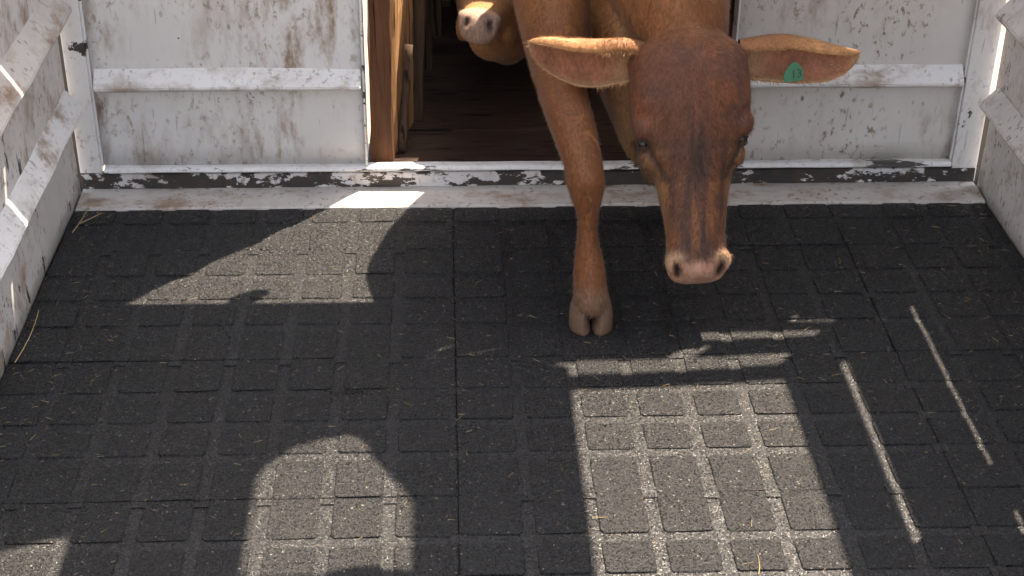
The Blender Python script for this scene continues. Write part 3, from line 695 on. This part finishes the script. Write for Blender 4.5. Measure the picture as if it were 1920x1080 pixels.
def claw(cx, cy, z0, s, parent):
    rows = []; K = 14
    for z, hw, y0, y1, ix in ((.082, .0185, -.036, .036, .0015), (.066, .0215, -.042, .040, .0015), (.046, .0215, -.046, .043, .0062), (.026, .0220, -.049, .045, .0066), (.010, .0245, -.051, .045, .0016), (.002, .0250, -.051, .044, .0006), (0, .0235, -.049, .041, .0010)):
        row = []
        for k in range(K):
            a = 2 * math.pi * k / K; ca, sa = math.cos(a), math.sin(a)
            x = (math.copysign(abs(ca) ** .8, ca) + 1) * hw; yy = (y0 + y1) / 2 + (y1 - y0) / 2 * math.copysign(abs(sa) ** .85, sa)
            x *= 1 - .35 * max(0, -sa) ** 3 * (1 if ca > 0 else .0)
            row.append((cx + s * (ix + x), cy + yy, z0 + z + .010 * max(0, sa) * (z > .05) * -1))
        rows.append(row)
    V = [p for r in rows for p in r]; F = []
    for k in range(len(rows) - 1):
        for i in range(K):
            q = (k * K + i, k * K + (i + 1) % K, (k + 1) * K + (i + 1) % K, (k + 1) * K + i); F.append(q[::-1] if s > 0 else q)
    F.append(tuple(range(K))); F.append(tuple((len(rows) - 1) * K + i for i in range(K)))
    mk('hoof_claw', V, F, HOOF, parent, True)
for s in (-1, 1): claw(.285, -.598, .0, s, cow); claw(.60, -.08, .0, s, cow); claw(.43, 1.13, .048, s, cow); claw(.72, 1.13, .048, s, cow)
# ear tag
tc = Vector((.737, -.425, .556)); tr = Vector((1, .10, .08)).normalized(); tf = Vector((.05, -.93, .36)); tu = tf.cross(tr).normalized() * -1
if tu.z < 0: tu = -tu
tf = tr.cross(tu).normalized()
if tf.y > 0: tf = -tf
poly = [(-.027, -.024), (.022, -.024), (.027, -.018), (.026, .006), (.014, .022), (.004, .026), (-.006, .022), (-.022, .006), (-.030, -.010)]
bm = bmesh.new(); fr_ = [bm.verts.new(tc + tr * a * .82 + tu * b * .86 + tf * .0012) for a, b in poly]; bk = [bm.verts.new(tc + tr * a * .82 + tu * b * .86 - tf * .0012) for a, b in poly]
bm.faces.new(fr_); bm.faces.new(bk[::-1])
for i in range(len(poly)): bm.faces.new((fr_[i], bk[i], bk[(i + 1) % len(poly)], fr_[(i + 1) % len(poly)]))
tg = bm_obj('ear_tag', bm, TAGM, cow); tg['label'] = 'green numbered ear tag'
fc = bpy.data.curves.new('number', 'FONT'); fc.body = '13'; fc.size = .027; fc.align_x = 'CENTER'; fc.align_y = 'CENTER'; fc.offset = 0.0
fo = bpy.data.objects.new('number', fc); COL.objects.link(fo); dg = bpy.context.evaluated_depsgraph_get(); me = bpy.data.meshes.new_from_object(fo.evaluated_get(dg)); bpy.data.objects.remove(fo)
for v in me.vertices: v.co = tc + tr * (v.co.x + .006) + tu * (v.co.y - .005) + tf * .0020
link('number', me, TAGTXT, tg)

# ---- the young one behind, nose first
tip = Vector((.046, .245, .446)); A2 = Vector((-.16, -.93, .02)).normalized(); k2 = .82
H2 = Head(tip - A2 * .515 * k2, A2, (1, -.12, -.10), k2); H2.front_nostril = True
B = Body(); H2.add(B)
def hw_(l, t_, n, a, b): p = H2.w(l, t_, n); return (p.x, p.y, p.z, a, b)
B.limb([hw_(.0, .42, -.12, .032, .026), hw_(.02, .33, -.17, .046, .042), hw_(.05, .20, -.20, .055, .06), hw_(.06, .02, -.22, .08, .09), (.14, .95, .42, .13, .17), (.16, 1.3, .55, .17, .24)])
B.limb([hw_(0, .05, -.09, .08, .09), (.13, .78, .50, .10, .14), (.15, 1.1, .62, .14, .2), (.17, 1.4, .68, .2, .26), (.2, 1.8, .68, .22, .27), (.22, 2.2, .70, .2, .24), (.22, 2.4, .74, .1, .12)])
for x in (.08, .28):
    B.limb([(x, 1.38, .70, .07, .11), (x, 1.36, .52, .06, .09), (x, 1.36, .40, .045, .05), (x, 1.36, .33, .042, .044), (x, 1.36, .25, .028, .03), (x, 1.36, .16, .034, .036), (x, 1.35, .055, .036, .04)])
    B.limb([(x + .03, 2.2, .7, .08, .14), (x + .03, 2.2, .5, .06, .08), (x + .03, 2.28, .36, .038, .045), (x + .03, 2.25, .22, .03, .032), (x + .03, 2.24, .055, .036, .04)])
me2 = B.solid(.0075, 4); head_deform(me2, H2)
def calf_col(p):
    l, t, n = H2.loc(p); v = fbm(p, 6); f = fbm((p.x * 40, p.y * 12, p.z * 12), 1)
    c = mixc((.20, .085, .034), (.135, .050, .022), .5 + v * .8)
    if t > .2 and abs(l) < .15 and n > -.3:
        c = mixc(c, (.29, .135, .050), sst(.2, .35, t))
        pale = sst(.445, .472, t); c = mixc(c, (.44, .28, .17), pale)
        c = mixc((.05, .026, .018), c, sst(.1, 1, abs(n + .088 + .02 * (.5 - t)) / .006) if t > .36 else 1)
        pad = sst(.476, .492, t); c = mixc(c, mixc((.30, .20, .15), (.22, .14, .105), .5 + f), pad)
        for s in (-1, 1):
            c = mixc((.030, .016, .012), c, sst(.3, 1.6, H2.nos(l, t, n, s)))
    return tuple(x * (1 + .1 * f) for x in c)
calf = finish_animal('cow', 'brown cow waiting on the ramp with only its pale nose and throat showing', 'cow', me2, calf_col,
    [(*ear_mesh(H2.w(-.10, .07, -.06), H2.w(-.30, .05, -.10), H2.N, H2.A, .085, 2), cow_ear), (*ear_mesh(H2.w(.10, .07, -.06), H2.w(.30, .05, -.10), H2.N, H2.A, .085, 3), cow_ear)],
    30000, .008, lambda p: (-H2.A if H2.loc(p)[1] > -.05 and H2.loc(p)[2] > -.25 else Vector((0, .5, -1))), lambda p: (0.1 if p.y > .9 else (1.0 if H2.loc(p)[1] < .485 else .06)), 5)
eye(H2, calf, -1); eye(H2, calf, 1)

# ---------------------------------------------------------------- straw and litter
t = NT('straw'); STRAW = t.out(t.mix(t.noise(30, 2), (.30, .21, .10), (.48, .36, .19)), .6, None, .3)
def stalk(bm, a, b, w, sag=.0):
    a = Vector(a); b = Vector(b); d = (b - a); s = d.cross(Vector((0, 0, 1))).normalized() * w; u = Vector((0, 0, w)); n = 5; rows = []
    for k in range(n):
        c = a.lerp(b, k / (n - 1)) + s * 2.5 * math.sin(k / (n - 1) * 3.14) * sag; q = 1 - .5 * k / (n - 1)
        rows.append([bm.verts.new(c + s * q), bm.verts.new(c + u * 1.6 * q), bm.verts.new(c - s * q)])
    for k in range(n - 1):
        for i in range(3): bm.faces.new((rows[k][i], rows[k][(i + 1) % 3], rows[k + 1][(i + 1) % 3], rows[k + 1][i]))
bm = bmesh.new()
for _ in range(1100):
    x, y = random.uniform(XL + .02, XR - .02), random.uniform(-1.9, -.01)
    if random.random() < .25: x = XL + .02 + abs(random.gauss(0, .1)) if random.random() < .5 else XR - .02 - abs(random.gauss(0, .12))
    if not (XL + .02 < x < XR - .02): continue
    a = random.uniform(0, 6.28); L = random.choice((.004, .006, .008, .012, .018)) * random.uniform(.7, 1.3)
    stalk(bm, (x, y, .0006), (x + math.cos(a) * L, y + math.sin(a) * L, .0006 + random.uniform(0, .002)), random.uniform(.00025, .0006))
tag(bm_obj('chaff', bm, STRAW), 'fine chaff scattered over the rubber floor', 'straw', kind='stuff')
def straw(pts, w, label):
    bm = bmesh.new()
    for a, b, s in pts: stalk(bm, a, b, w, s)
    tag(bm_obj('straw_stalk', bm, STRAW), label, 'straw', 'loose straw stalks')
straw([((-1.000, -.13, .004), (-.965, -.06, .045), 1), ((-.985, -.10, .015), (-.935, -.075, .03), .4)], .0011, 'forked straw stalk against the left wall near the back corner')
straw([((-1.005, -.73, .003), (-.985, -.56, .035), 2)], .0013, 'long straw stalk leaning on the left wall at the picture edge')
straw([((.228, -1.30, .003), (.258, -1.302, .003), .5)], .0011, 'short pale straw lying at the left edge of the sunny patch')
straw([((.520, -1.475, .003), (.528, -1.42, .003), 1)], .0011, 'pale straw lying in the front of the large sunny patch')
straw([((-.245, .075, .009), (-.195, .015, .008), 1)], .0012, 'straw lying on the pale ledge in the sunlit spot')
straw([((.93, -.33, .003), (.935, -.30, .003), 1)], .0009, 'straw on the dark floor right of the cow')
